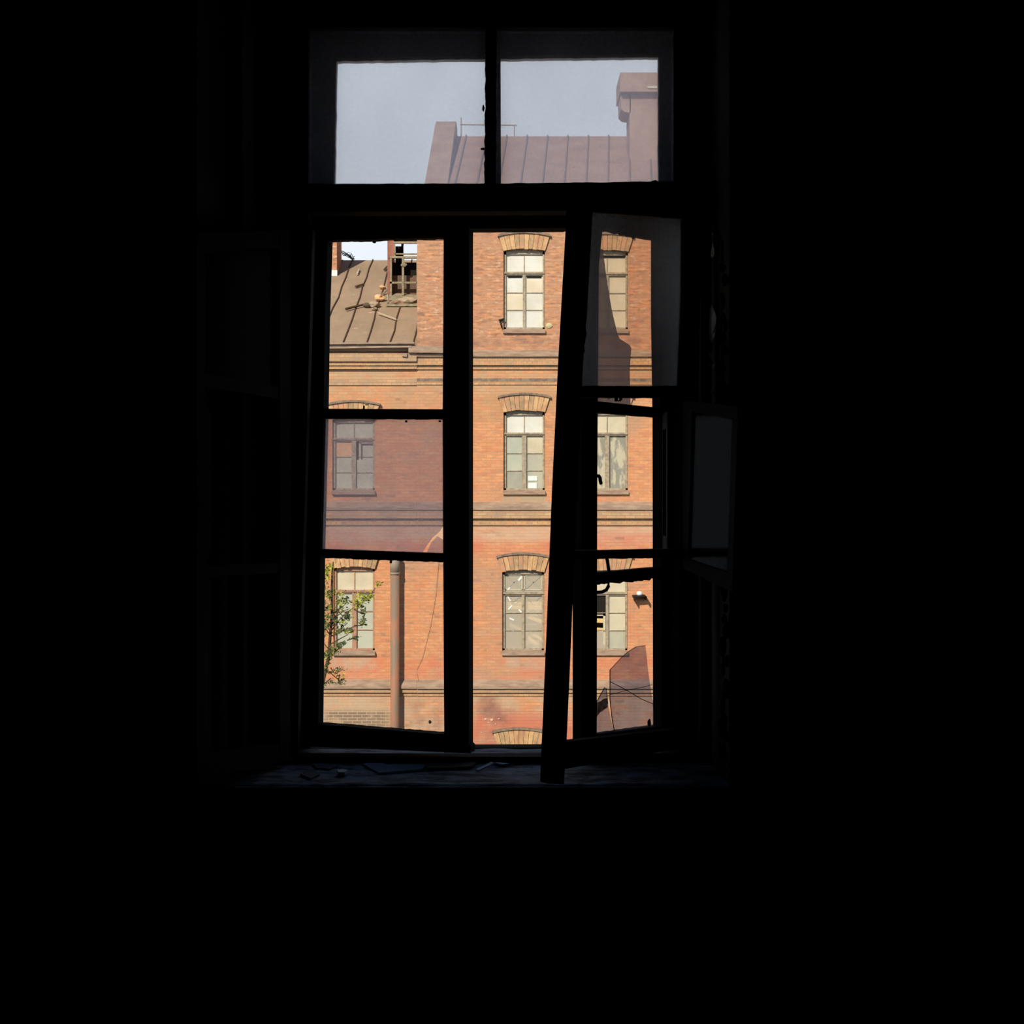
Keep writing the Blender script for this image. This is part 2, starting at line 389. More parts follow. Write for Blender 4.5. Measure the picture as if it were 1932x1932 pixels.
# ------------------------------------------------------------------ window_1 : two frames, swung sashes
win = empty('window_1', (0, 4.4, zb)); win['kind'] = 'structure'
win['label'] = 'tall old double window with broken sashes in a thick dark wall'
# fixed outer frame
D0, D1 = 4.50, 4.56
o = MB()
def rail(mb, poly, d0=D0, d1=D1, m=0): slabD(mb, poly, d0, d1, m)
rail(o, [(480, -60), (1420, -60), (1420, 96)] + jag((1320, 101), (600, 110), .7, 9, 3) + [(480, 100)], D0, D1)
rail(o, [(480, -20), (631, -20)] + jag((633, 110), (629, 352), .5, 14, 5) + [(629, 400), (480, 400)], D0 + .001, D1 + .001)
rail(o, [(1244, -20), (1420, -20), (1420, 400)] + [(1244, 400)] + jag((1244, 345), (1244, 100), .5, 14, 6), D0 + .001, D1 + .001)
rail(o, [(916, -20), (944, -20), (945, 380), (916, 380)], D0 - .004, D1 + .004)
rail(o, [(480, 352), (1420, 352), (1420, 431), (1066, 429)] + jag((1066, 430), (892, 431), .3, 20, 7) + [(480, 431)], D0 - .006, D1 + .006)
rail(o, [(480, 420), (596, 420), (585, 1430), (480, 1430)], D0 + .001, D1 + .001)
rail(o, [(1262, 420), (1420, 420), (1420, 1430), (1262, 1430)], D0 + .001, D1 + .001)
rail(o, [(480, 1412), (1420, 1409), (1420, 1440), (480, 1440)], D0, D1)
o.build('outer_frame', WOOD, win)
# fixed inner frame
I0, I1 = 4.30, 4.36
q = MB()
rail(q, [(480, -70), (1420, -70), (1420, 52), (480, 52)], I0, I1)
rail(q, [(480, -30), (583, -30), (582, 352), (582, 420), (590, 430), (560, 1440), (480, 1440)], I0 + .001, I1 + .001)
rail(q, [(1271, -30), (1420, -30), (1420, 1440), (1322, 1440), (1322, 400), (1290, 400), (1271, 352)], I0 + .001, I1 + .001)
rail(q, [(916, -30)] + [(937, -30)] + jag((937, 100), (936, 360), .6, 8, 8) + [(914, 360)] + jag((914, 345), (916, 110), 1.4, 7, 9), I0 - .004, I1 + .004)
rail(q, [(480, 347)] + jag((582, 347), (916, 346), .4, 16, 1) + jag((936, 346), (1271, 342), .6, 12, 2) + [(1420, 341), (1420, 396), (480, 400)], I0 - .006, I1 + .006)
rail(q, [(480, 1428), (1420, 1428), (1420, 1446), (480, 1446)], I0, I1)
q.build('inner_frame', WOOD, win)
pr = MB(); pr.lump(P(1235, 344, 4.31), (.012, .01, .006), 3); pr.lump(P(912, 204, 4.32), (.004, .004, .010), 4); pr.lump(P(911, 281, 4.32), (.008, .003, .004), 5)
pr.build('putty_crumb', BLACKM, win)
# sill boards
s = MB()
def sillgrid(x0, x1, y0, y1, z, amp, nx, ny, seed):
    for i in range(nx):
        for j in range(ny):
            def h(a, b):
                x = x0 + (x1 - x0) * a / nx; y = y0 + (y1 - y0) * b / ny
                return (x, y, z + amp * noise.noise(Vector((x * 9 + seed, y * 16, 0))) + (0 if b > 0 else -amp))
            s.face([h(i, j), h(i + 1, j), h(i + 1, j + 1), h(i, j + 1)])
zs = EYE - .845
sillgrid(XL0 + .005, XR0 - .0, 3.995, I0, zs, .004, 110, 30, 2)
s.box(XL0 + .005, XR0, 3.985, 4.0, zs - .05, zs - .006)
s.build('window_sill', SILLIN, win, label='inner sill board with flaking grey paint')
s = MB(); sillgrid(-.70, .60, I1, D0, EYE - .835, .003, 90, 12, 5)
s.build('sill_board', SILLM, win, label='worn sill board between the two frames')

# fixed panes of the top lights
def pane(leaf, poly, off, mat, parent, name='glass_pane', th=.003, label=None, jagged=0):
    m_ = MB(); leaf.slab(m_, poly, off, off + th); return m_.build(name, mat, parent, label)
LO = Leaf((-1, 4.535), (1, 4.535)); LI = Leaf((-1, 4.335), (1, 4.335))
tO = [MB(), MB()]
pane(LO, [(620, 90), (922, 90), (922, 360), (620, 360)], 0, G_TOUT, win, label='dusty outer pane of the left top light')
pane(LO, [(938, 90), (1252, 90), (1252, 360), (938, 360)], 0, G_TOUT, win, label='dusty outer pane of the right top light')
pane(LI, [(575, 10), (918, 10), (918, 355), (575, 355)], 0, G_TIN, win, label='filmed inner pane of the left top light')
pane(LI, [(934, 10), (1278, 10), (1278, 352), (934, 352)], 0, G_TIN, win, label='filmed inner pane of the right top light')

# left outer sash, ajar
LL = Leaf((X(585, 4.47), 4.47), (X(892, 4.31), 4.31))
m = MB(); t0, t1 = -.02, .02
LL.slab(m, [(560, 432), (620, 432), (618, 455), (613, 600), (610, 800), (604, 1040), (600, 1400), (556, 1400)], t0, t1)
LL.slab(m, [(837, 430)] + [(885, 430), (885, 1000), (885, 1404), (889, 1408), (888, 1421), (838, 1420), (838, 1380), (836, 1044), (835, 800), (837, 448)], t0, t1)
LL.slab(m, [(560, 430), (885, 430), (885, 447)] + jag((837, 448), (636, 453), .8, 6, 11) + [(560, 456)], t0 + .001, t1 - .001)
LL.slab(m, [(574, 1366)] + jag((607, 1367), (838, 1386), .6, 9, 12) + [(880, 1389), (888, 1421), (568, 1408)], t0 + .001, t1 + .006)
LL.slab(m, [(600, 771), (845, 772)] + jag((837, 791), (617, 790), .6, 7, 13) + [(600, 789)], t0 + .004, t1 - .004)
LL.slab(m, [(600, 1036)] + [(845, 1044.5), (845, 1062)] + jag((837, 1061), (612, 1053), .7, 6, 14), t0 + .004, t1 - .004)
for (x, y, w, h) in ((685, 765, 1.2, 8), (688, 763, 5, 1.5), (764, 793, 3, 4), (827, 793, 4, 3), (702, 455, 6, 3), (735, 1058, 3, 5)):
    LL.slab(m, [(x, y), (x + w, y), (x + w * .7, y + h), (x + w * .2, y + h)], t1 - .01, t1)
lsash = m.build('outer_sash', WOOD, win, label='left outer sash standing ajar')
lsash.name = 'outer_sash'
pane(LL, [(608, 780), (840, 780), (840, 986), (829, 1003), (816, 1014), (805, 1029), (793, 1048), (605, 1048)], 0, G_LEFT, lsash, label='grimy cracked middle pane')
pane(LL, [(840, 1021), (825, 1012), (814, 1023), (802, 1050), (840, 1050)], 0, G_LEFT, lsash, name='glass_shard', label='loose corner piece of the middle pane')

# right outer sash, further open, its vent window swung
RR = Leaf((X(1274, 4.49), 4.49), (X(1080, 4.23), 4.23))
m = MB()
RR.slab(m, [(1096, 418), (1137, 418), (1137, 432), (1130, 500), (1128, 757), (1127, 900), (1126, 1385), (1127, 1424), (1096, 1426)], t0, t1)
RR.slab(m, [(1244, 432)] + [(1288, 440), (1290, 1412), (1247, 1414), (1248, 1372), (1247, 786), (1244, 600)], t0, t1)
RR.slab(m, [(1096, 402), (1280, 425), (1280, 455), (1230, 449)] + jag((1200, 443), (1172, 438), 2.5, 3, 21) + [(1150, 431), (1137, 430), (1096, 425)], t0 + .001, t1 - .001)
RR.slab(m, [(1100, 754), (1127, 757), (1240, 769), (1275, 771), (1275, 790)] + jag((1240, 787), (1127, 778), .4, 12, 22) + [(1100, 776)], t0 + .004, t1 - .004)
RR.slab(m, [(1100, 1083), (1232, 1071), (1275, 1069), (1275, 1090)] + jag((1240, 1092), (1127, 1103), 2.4, 3.5, 23) + [(1100, 1106)], t0 + .004, t1 - .004)
RR.slab(m, [(1096, 1390), (1130, 1386)] + jag((1130, 1386), (1232, 1372), .6, 9, 24) + [(1280, 1366), (1280, 1412), (1096, 1427)], t0 + .001, t1 - .001)
for (x, y, w, h) in ((1141, 428, 1.2, 9), (1196, 442, 1.5, 8), (1150, 752, 1, 1)):
    RR.slab(m, [(x, y), (x + w, y), (x + w, y + h), (x, y + h)], t1 - .01, t1)
rsash = m.build('outer_sash', WOOD, win, label='right outer sash swung inwards')
pane(RR, [(1120, 470), (1136, 470), (1139, 482), (1143, 514), (1148, 549), (1155, 588), (1164, 626), (1169, 639), (1188, 651), (1191, 657), (1188, 700), (1190, 770), (1120, 770)],
     0, G_SHARD, rsash, name='glass_shard', label='curved remnant of the broken upper pane')
pane(RR, [(1200, 1220.5), (1218, 1218), (1222, 1258), (1226, 1289), (1231, 1318), (1234, 1345), (1233, 1380), (1160, 1392), (1154, 1350), (1151, 1320), (1151, 1264), (1172, 1241.5), (1186, 1229)],
     .004, G_LOW, rsash, name='glass_shard', label='tall pointed glass shard standing in the bottom light')
pane(RR, [(1120, 1336), (1129, 1318), (1141, 1297), (1144, 1299), (1147, 1328), (1151, 1348), (1160, 1392), (1120, 1396)], -.006, G_LOW, rsash, name='glass_shard', label='small sooty glass shard beside the tall one')
m = MB(); RR.slab(m, jag((1124, 1330), (1146, 1318), 2, 4, 4) + jag((1147, 1334), (1126, 1352), 2, 4, 5), .0, .0045)
m.build('soot_patch', SOOT, rsash)
m = MB()
m.tube([RR.pt(*p, .009) for p in ((1151, 1286), (1180, 1301), (1210, 1319), (1234, 1329))], .0012, 5)
m.tube([RR.pt(*p, .009) for p in ((1146, 1312), (1180, 1303), (1205, 1298), (1231, 1292))], .0009, 5)
m.tube([RR.pt(*p, .009) for p in ((1151, 1264), (1151, 1320), (1154, 1350), (1160, 1384))], .0014, 5)
m.tube([RR.pt(*p, .009) for p in ((1151, 1264), (1172, 1241), (1186, 1229), (1200, 1220.5), (1218, 1218))], .0009, 5)
m.tube([RR.pt(*p, .002) for p in ((1124, 1328), (1132, 1313), (1141, 1297), (1144, 1299), (1147, 1328))], .0012, 5)
m.build('glass_crack', CRACK, rsash)
m = MB(); m.lump(RR.pt(1225, 1364, .02), (.006, .006, .012), 8); m.build('putty_crumb', BLACKM, rsash)
m = MB()
m.tube([RR.pt(*p, .03) for p in ((1122, 898), (1130, 898), (1132, 901), (1133, 910))], .0055, 8); m.lump(RR.pt(1133.5, 911, .03), (.006, .006, .006), 1)
m.build('latch_handle', BLACKM, rsash, smooth=True)
m = MB()
hk = [(1143, 1046), (1146, 1058), (1149, 1078), (1149.5, 1095), (1148, 1106), (1144, 1113), (1136, 1117), (1120, 1118)]
m.tube([RR.pt(*p, .032) for p in hk], .0055, 10)
m.build('iron_hook', BLACKM, rsash, smooth=True)

# right inner sash: hinged on the right, its free stile sagging towards the room
II = Leaf((X(1308, 4.28), 4.28), (X(1040, 3.87), 3.87))
m = MB()
lft = jag((1069, 385), (1022, 1403), .35, 40, 31); rgt = jag((1119, 385), (1098, 728), .4, 30, 32)
II.slab(m, [(1083, 385), (1081, 430), (1067, 680), (1055, 930), (1045, 1190), (1036, 1403), (1033, 1478), (1064, 1480), (1069, 1400), (1075, 1270), (1080, 1148), (1088, 950), (1098, 728),
            (1101, 668), (1104, 661), (1102, 655), (1107, 630), (1105, 617), (1107, 600), (1119, 385)], -.015, .015)
II.slab(m, [(1291, 392), (1325, 396), (1318, 728), (1308, 1418), (1282, 1416), (1284, 1050), (1286, 752), (1284, 728), (1290, 560), (1291, 412)], -.015, .015)
II.slab(m, [(1083, 360), (1325, 380), (1325, 416), (1290, 412), (1118, 400), (1083, 398)], -.014, .014)
II.slab(m, [(1080, 728)] + [(1290, 728), (1290, 752)] + jag((1284, 751), (1090, 750), .7, 9, 33) + [(1080, 750)], -.013, .013)
II.slab(m, [(1074, 1039), (1127, 1038.5), (1290, 1035), (1290, 1052)] + jag((1284, 1052), (1120, 1055), .7, 6, 34) + [(1074, 1056)], -.018, .018)
II.slab(m, [(1062, 1400), (1275, 1376), (1308, 1380), (1308, 1412), (1260, 1416), (1060, 1452)], -.014, .014)
for (x, y, w, h) in ((1163, 750, 3, 7), (1172, 750, 2, 5), (1168, 755, 4, 2)):
    II.slab(m, [(x, y), (x + w, y), (x + w, y + h), (x, y + h)], .0, .008)
isash = m.build('inner_sash', WOOD, win, label='right inner sash with a leaning free stile')
pane(II, [(1116, 392), (1292, 404), (1286, 735), (1096, 735)], .0, G_INNER, isash, label='smeared upper pane of the inner sash')
# its vent window, swung far into the room
hv = II.pt(1287, 900); V = Leaf((hv.x + .004, hv.y - .02), (X(1388, 3.86), 3.86))
m = MB()
V.slab(m, [(1290, 757), (1306, 760), (1297, 1070), (1281, 1066)], -.009, .009)
V.slab(m, [(1382, 766), (1392, 768), (1381, 1116), (1371, 1112)], -.009, .009)
V.slab(m, [(1290, 756), (1392, 767), (1391, 793), (1381, 792), (1305, 776), (1290, 775)], -.0085, .0085)
V.slab(m, [(1282, 1053), (1297, 1055), (1371, 1080), (1382, 1084), (1381, 1117), (1281, 1068)], -.0085, .0085)
vs = m.build('vent_sash', WOOD, win, label='small vent sash of the inner window swung into the room')
pane(V, [(1303, 770), (1384, 786), (1374, 1086), (1294, 1060)], 0, G_VENT, vs, label='dark reflecting vent pane')
hv = RR.pt(1247, 900); V2 = Leaf((hv.x, hv.y - .02), (X(1259, 4.25), 4.25))
m = MB()
a_, b_ = V2.a, Vector((X(1259, 4.25), 4.25, 0))
def vbar(pa, pb, za, zb_, w=.016):
    nn = V2.n * w; m.prism([pa + Vector((0, 0, za)), pb + Vector((0, 0, za)), pb + Vector((0, 0, zb_)), pa + Vector((0, 0, zb_))], nn)
zv0, zv1 = Z(1042, 4.3), Z(778, 4.3)
for k0, k1, z0_, z1_ in ((0, .2, zv0, zv1), (.8, 1, zv0, zv1), (0, 1, zv0, zv0 + .05), (0, 1, zv1 - .05, zv1)):
    vbar(a_.lerp(b_, k0), a_.lerp(b_, k1), z0_, z1_)
vs2 = m.build('vent_sash', WOOD, win, label='narrow vent sash of the outer window seen edge-on')
m = MB(); q0, q1 = a_.lerp(b_, .15), a_.lerp(b_, .85); off = V2.n * .007
m.prism([q0 + off + Vector((0, 0, zv0 + .04)), q1 + off + Vector((0, 0, zv0 + .04)), q1 + off + Vector((0, 0, zv1 - .04)), q0 + off + Vector((0, 0, zv1 - .04))], V2.n * .003)
m.build('glass_pane', G_VENT, vs2)
# left inner sash folded back against the left reveal
K = Leaf((X(548, 4.28), 4.28), (X(374, 3.84), 3.84))
m = MB()
K.slab(m, [(372, 446), (386, 446), (386, 1470), (372, 1474)], -.02, .02)
K.slab(m, [(528, 440), (548, 440), (548, 1434), (528, 1438)], -.02, .02)
K.slab(m, [(372, 440), (548, 434), (548, 466), (528, 468), (385, 475), (372, 476)], -.019, .019)
K.slab(m, [(372, 702), (548, 734), (548, 756), (372, 726)], -.018, .018)
K.slab(m, [(372, 1068), (548, 1062), (548, 1080), (372, 1088)], -.018, .018)
K.slab(m, [(372, 1430), (548, 1400), (548, 1434), (372, 1473)], -.019, .019)
ks = m.build('inner_sash', WOOD, win, label='left inner sash folded back to the reveal')
pane(K, [(382, 470), (532, 462), (532, 738), (382, 706)], 0, G_FOLD, ks, label='dim upper pane of the folded sash')
# peeling paint on the right side of the frame
fl = [((1344, 440), (1345, 462), (1344, 486), 4), ((1341, 560), (1344, 585), (1342, 606), 3), ((1346, 578), (1348, 600), (1346, 628), 3), ((1341, 590), (1344, 640), (1340, 658), 4),
      ((1346, 606), (1347, 640), (1341, 668), 3), ((1338, 662), (1342, 680), (1347, 694), 3.5), ((1338, 688), (1344, 698), (1348, 685), 3), ((1339, 732), (1343, 738), (1342, 744), 5)]
for i, (a, b, c, w) in enumerate(fl):
    m = MB(); n_ = 7
    for k in range(n_):
        def q_(t, sgn):
            x = (1 - t) ** 2 * a[0] + 2 * t * (1 - t) * b[0] + t * t * c[0]; y = (1 - t) ** 2 * a[1] + 2 * t * (1 - t) * b[1] + t * t * c[1]
            ww = w * math.sin(math.pi * (t * .8 + .15)) * .6
            pxx = x + sgn * ww; D = .606 * F / (pxx - HX)
            return Vector((.606 - .004 * sgn * math.sin(t * 5 + i), D, EYE + (HY - y) * D / F))
        ta, tb = k / n_, (k + 1) / n_
        m.prism([q_(ta, -1), q_(ta, 1), q_(tb, 1), q_(tb, -1)], (.0015, .0005, 0))
    m.build('paint_flake', FLAKE, win, label='curling strip of pale paint' if i == 0 else None)
# crumbling plaster down the right reveal edge
m = MB()
for k in range(46):
    y = 470 + k * 21 + random.uniform(-8, 8)
    m.lump(P(1366 + random.uniform(-5, 5), y, 4.0 + random.uniform(-.004, .02)), (random.uniform(.006, .014), .008, random.uniform(.012, .03)), k)
structure(tag(m.build('trim_1', ROOMW), 'crumbling plaster edge down the right reveal', None))

# ------------------------------------------------------------------ litter on the sill
def flat(name, poly, h, mat, label, cat, z=None, grp=None, tilt=0.0):
    z0 = (zs if z is None else z) + .003
    pts = []
    for x, y in poly:
        D = (EYE - z0) * F / (y - HY); pts.append(Vector((X(x, D), D, z0)))
    m = MB(); m.prism(pts, (0, 0, h)); return tag(m.build(name, mat), label, cat, grp)
flat('glass_sheet', [(684, 1443), (692, 1441.5), (722, 1441.5), (728, 1444), (807, 1444), (796, 1453), (715, 1460)], .004, G_SILL, 'flat grey piece of broken glass lying on the inner sill', 'broken glass')
flat('wood_strip', [(800, 1446), (812, 1442), (900, 1441), (889, 1449), (850, 1452), (806, 1452)], .006, plain('dark_wood', (.045, .035, .034, 1)), 'thin dark strip of wood on the sill left of the white stick', 'wood strip')
flat('plaster_chip', [(636, 1458), (648, 1457), (657, 1459), (650, 1463), (638, 1463)], .010, CHIP, 'small pale plaster chip at the left end of the sill', 'plaster chip')
flat('plaster_sliver', [(930, 1441), (940, 1440.5), (962, 1442.5), (948, 1444.5)], .004, CHIP, 'thin pale sliver lying to the right of the white stick', 'plaster chip')
flat('paper_scrap', [(590, 1442), (612, 1441.5), (640, 1446), (622, 1452), (596, 1450)], .003, plain('grey_paper', (.05, .055, .06, 1)), 'crumpled grey scrap at the far left of the sill', 'scrap')
flat('plaster_flake', [(566, 1462), (590, 1455), (604, 1462), (586, 1470)], .003, plain('grey_flake', (.07, .08, .09, 1)), 'flat grey paint flake near the front left of the sill', 'paint flake')
m = MB(); sp = []
for (x, y), dz in (((897, 1451), .006), ((903, 1453), .006), ((932, 1439), .020), ((927, 1437), .022)):
    D = (EYE - zs - dz) * F / (y - HY); sp.append(Vector((X(x, D), D, zs + dz)))
m.prism(sp, (0, 0, -.004))
tag(m.build('glint_splinter', plain('glint_white_paint', (.88, .9, .9, 1))), 'white splinter propped up on the sill, its glint painted in', 'splinter')  # near-white colour stands for a glass edge catching light

# ================================================================== the building across the yard
bld = empty('brick_building', (0, FY, gz))
tag(bld, 'sunlit red brick factory building with tall arched windows seen through the window', 'building')
XT = X(787)                                  # where the taller block begins
WINS = [ # centre px, top, bottom, half width, style, key
    (989, 470, 622, 39, 'cream', 'c3'), (1146, 472, 622, 39, 'beige', 'r3'),
    (667, 788, 926, 40, 'leftmid', 'l2'), (989, 774, 926, 39, 'grey', 'c2'), (1146, 774, 926, 39, 'mottle', 'r2'),
    (668, 1069, 1229, 39, 'leftlow', 'l1'), (987, 1075, 1229, 39.5, 'taped', 'c1'), (1146, 1075, 1229, 38, 'right1', 'r1'),
    (979, 1405, 1560, 40, 'grey', 'c0'), (667, 1405, 1560, 40, 'grey', 'l0')]
def holes_wall(mb, x0, x1, z0, z1, holes, y0, th):
    xs = sorted({x0, x1} | {h[0] for h in holes} | {h[1] for h in holes})
    for i in range(len(xs) - 1):
        a, b = xs[i], xs[i + 1]; mid = (a + b) / 2
        if b <= x0 or a >= x1: continue
        blk = sorted([(h[2], h[3]) for h in holes if h[0] < mid < h[1]]); z = z0
        for (u, v) in blk:
            if u > z: mb.box(a, b, y0, y0 + th, z, u)
            z = v
        if z < z1: mb.box(a, b, y0, y0 + th, z, z1)
H = [(X(c - w), X(c + w), Z(b), Z(t)) for c, t, b, w, st, k in WINS]
m = MB()
holes_wall(m, XT, 10.5, gz - .3, Z(366), [h for h in H if h[0] > XT], FY, .5)
m.build('wall', BRICK, bld, label='taller right block of the brick wall')
m = MB()
holes_wall(m, -11, XT, gz - .3, Z(662), [h for h in H if h[1] < XT], FY + .02, .5)
m.build('wall', BRICK, bld, label='lower left wing of the brick wall')
m = MB()
m.box(XT, XT + .4, FY + .5, FY + 8, 3, Z(366)); m.box(10.1, 10.5, FY + .5, FY + 8, gz, Z(366)); m.box(-11, 10.5, FY + 8, FY + 8.4, gz, Z(660))
m.box(XT + .4, 10.1, FY + .6, FY + 7.9, Z(370), Z(366))
m.build('back_wall', BRICK, bld)
m = MB(); m.box(XT + .3, 10.2, FY + 1.2, FY + 1.3, gz, Z(372)); m.box(-10.8, XT + .3, FY + 1.2, FY + 1.3, gz, Z(664)); m.build('room_partition', plain('unlit_plaster', (.30, .28, .24, 1)), bld)

# string courses
def band(mb, x0, x1, pt, pb, d, y=FY, m=0): mb.box(x0, x1, y - d, y + .1, Z(pb), Z(pt), m)
def course(x0, x1, flash, bands, y=FY, slope=.05):
    m = MB(); ft, fb, d = flash
    m.prism([(x0, y + .05, Z(ft)), (x0, y - d, Z(fb) + .07), (x0, y - d, Z(fb)), (x0, y + .05, Z(fb))], (x1 - x0, 0, 0))
    m.build('cornice_flashing', FLASH, bld)
    for pt, pb, d_, mat in bands:
        m = MB(); band(m, x0, x1, pt, pb, d_, y); m.build('cornice', mat, bld)
for x0, x1, yy in ((-11, XT - .004, FY + .02), (XT, 10.5, FY)):
    course(x0, x1, (944, 962, .17), [(962, 978, .13, TANBRICK), (978, 991, .045, YBRICK)], yy)
    course(x0, x1, (1279, 1298, .15), [(1298, 1306, .09, TANBRICK), (1306, 1313, .03, YBRICK)], yy)
course(XT, 10.5, (658, 674, .17), [(674, 689.5, .11, YBRICK), (689.5, 697, .045, YBRICK), (714, 720, .035, HOOD), (720, 726, .03, YBRICK)])
for a, b, d_, mat in ((668, 683, .19, TANBRICK), (683, 690, .13, YBRICK), (690, 696.5, .09, YBRICK), (715, 727, .03, TANBRICK)):
    m = MB(); band(m, -11, XT - .004, a, b, d_, FY + .02); m.build('cornice', mat, bld)

# ---- windows of the facade
def arc(c, w, y_side, y_crown, n):
    return [(c + w * (2 * k / n - 1), y_crown + (y_side - y_crown) * (2 * k / n - 1) ** 2) for k in range(n + 1)]
def arch(c, w, ytop, hood=True, h=29, lab=None):  # ytop = crown of the opening
    m = MB(); n = 10; inn = arc(c, w + .5, ytop + 4, ytop, n); out = arc(c, w + 9, ytop + 6 - h, ytop - h, n)
    slabD(m, inn + out[::-1], FY - .018, FY + .1, 3)
    rnd = random.Random(int(c + ytop))
    for k in range(n):
        a, b, d, e_ = inn[k], inn[k + 1], out[k + 1], out[k]; g = .035
        lx = lambda p, q, t: (p[0] + (q[0] - p[0]) * t, p[1] + (q[1] - p[1]) * t)
        bo = rnd.uniform(-.8, .8)
        q4 = [lx(a, b, g), lx(a, b, 1 - g), lx(d, e_, g), lx(d, e_, 1 - g)]
        q4 = [(q4[0][0], q4[0][1] + bo), (q4[1][0], q4[1][1] + bo), q4[2], q4[3]]
        pts = [P(x, y, FY) for x, y in q4]
        for p in pts: p.y = FY - .045 - rnd.uniform(0, .012)
        m.prism(pts, (0, .2, 0), rnd.choice((0, 0, 1, 2)))
    m.build('window_arch', VOUSS + [JOINT], bld)
    if hood:
        m = MB(); i2 = arc(c, w + 11, ytop + 6.5 - h, ytop - h, 14); o2 = arc(c, w + 11, ytop + 2.5 - h, ytop - 4 - h, 14)
        pts = [P(x, y, FY) for x, y in i2 + o2[::-1]]
        for p in pts: p.y = FY - .09
        m.prism(pts, (0, .12, 0)); m.build('arch_hood', HOOD, bld)
def facade_window(c, top, bot, w, st):
    arch(c, w, top)
    fm = FRAMEO if st == 'leftlow' else FRAMEM
    y0, y1 = FY + .075, FY + .16; m = MB()
    L, R_, T, B = c - w + .5, c + w - .5, top + 2, bot
    def fr(a, b, t, bt, ya=y0, yb=y1): m.box(X(a), X(b), ya, yb, Z(bt), Z(t))
    tr = top + (bot - top) * .29            # transom height
    fr(L, L + 4.5, T, B); fr(R_ - 3.5, R_, T, B); fr(L, R_, T - 2, T + 7); fr(L, R_, B - 5, B)
    fr(L, R_, tr - 2, tr + 1.6, y0 - .03); fr(L + 3, R_ - 3, tr + 1.6, tr + 4.2)
    fr(c - .7, c + .7, T + 4, tr, y0 + .03)
    mw = 4.2 if st in ('grey', 'mottle', 'leftlow', 'leftmid') else 2.6
    fr(c - mw, c + mw, tr, B, y0 - .005)
    h3 = (B - 5 - tr - 4) / 3.0; mun = [tr + 4 + h3, tr + 4 + 2 * h3]
    if st != 'mottle':
        for k, mu in enumerate(mun):
            fr(L + 3, R_ - 3, mu - .7, mu + .7, y0 + .03)
    wf = m.build('window_frame', fm, bld, label={'cream': 'top window with cream panes', 'taped': 'lower window with taped panes and planks behind', 'mottle': 'middle right window with peeling whitewash',
        'leftmid': 'left window behind the grimy pane', 'leftlow': 'orange-brown lower left window', 'right1': 'lower right window half broken', 'beige': 'upper right window with beige panes', 'grey': None}.get(st))
    # sill
    sb = MB(); sx0, sx1 = X(c - w - 1), X(c + w + 1)
    sb.prism([(sx0, FY + .12, Z(bot - 3)), (sx0, FY - .07, Z(bot + 2)), (sx0, FY - .07, Z(bot + 7)), (sx0, FY + .12, Z(bot + 7))], (sx1 - sx0, 0, 0))
    sb.build('sill', FLASH, wf)
    # panes
    mats = {'cream': [CREAM, CREAM, CREAM, CREAMY, CREAMY, CREAM, CREAM, CREAM], 'beige': [BEIGE] * 8,
            'grey': [CREAM, CREAM, GREYL, BEIGE, GREYL, GREYP, GREYD, GREYP], 'mottle': [BEIGE, BEIGE, MOTTLE, MOTTLE, MOTTLE, MOTTLE, MOTTLE, MOTTLE],
            'leftmid': [LEFTP, LEFTP, ORANGEP, LEFTP, LEFTP, LEFTP, LEFTP, LEFTP], 'leftlow': [BEIGE, BEIGE, GREYL, GREYL, GREYL, GREYL, GREYL, GREYL],
            'taped': [G_YARD] * 8, 'right1': [BEIGE, BEIGE, DARKIN, BEIGE, None, BEIGE, G_YARD, GREYP]}[st]  # one dark sheet replaces the shade behind the broken pane
    cells = [(L + 4.5, c, T + 7, tr), (c, R_ - 3.5, T + 7, tr)]
    lim = [tr + 4] + mun + [B - 4]
    for k in range(3): cells += [(L + 4, c, lim[k], lim[k + 1]), (c, R_ - 3, lim[k], lim[k + 1])]
    pb = MB(); used = []
    rnd = random.Random(int(c * 3 + top))
    for (a, b, t_, bt), mt in zip(cells, mats):
        if mt is None: continue
        if mt not in used: used.append(mt)
        k = rnd.uniform(-.004, .004)
        pb.prism([(X(a), y0 + .05 + k, Z(bt)), (X(b), y0 + .05, Z(bt)), (X(b), y0 + .05, Z(t_)), (X(a), y0 + .05 + k, Z(t_))], (0, .006, 0), used.index(mt))
    pb.build('glazing', used, wf)
    if st == 'cream':                        # black strips painted for the shade where vents stand ajar
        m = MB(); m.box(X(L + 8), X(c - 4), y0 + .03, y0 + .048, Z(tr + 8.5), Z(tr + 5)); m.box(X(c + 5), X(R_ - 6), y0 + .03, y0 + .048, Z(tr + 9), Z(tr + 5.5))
        m.build('vent_shade_strip', DARKIN, wf)
    if st == 'beige':
        m = MB(); m.box(X(L + 8), X(R_ - 5), y0 + .03, y0 + .048, Z(T + 11), Z(T + 7)); m.build('vent_shade_strip', DARKIN, wf)  # black strip painted as shade across the tops of the panes
    if st == 'leftmid':
        m = MB(); m.box(X(c + 1.5), X(c + 8), y0 + .02, y0 + .045, Z(mun[0] + 4), Z(tr + 5)); m.build('vent_shade_strip', DARKIN, wf)  # solid dark strip in place of the shaded opening of the vent
        m = MB(); m.box(X(c + 12), X(c + 14), y0 - .01, y0 + .04, Z(mun[0] + 2), Z(tr + 5)); m.box(X(c + 12), X(R_ - 4), y0 - .01, y0 + .04, Z(tr + 9), Z(tr + 6.5)); m.build('vent_frame', fm, wf)
    if st == 'grey' and bot < 1000:
        m = MB(); m.box(X(996), X(1014), y0 + .03, y0 + .049, Z(907), Z(898)); m.box(X(996), X(1013), y0 + .03, y0 + .049, Z(921), Z(911)); m.build('paper_notice', PAPER, wf, label='two blank white sheets')
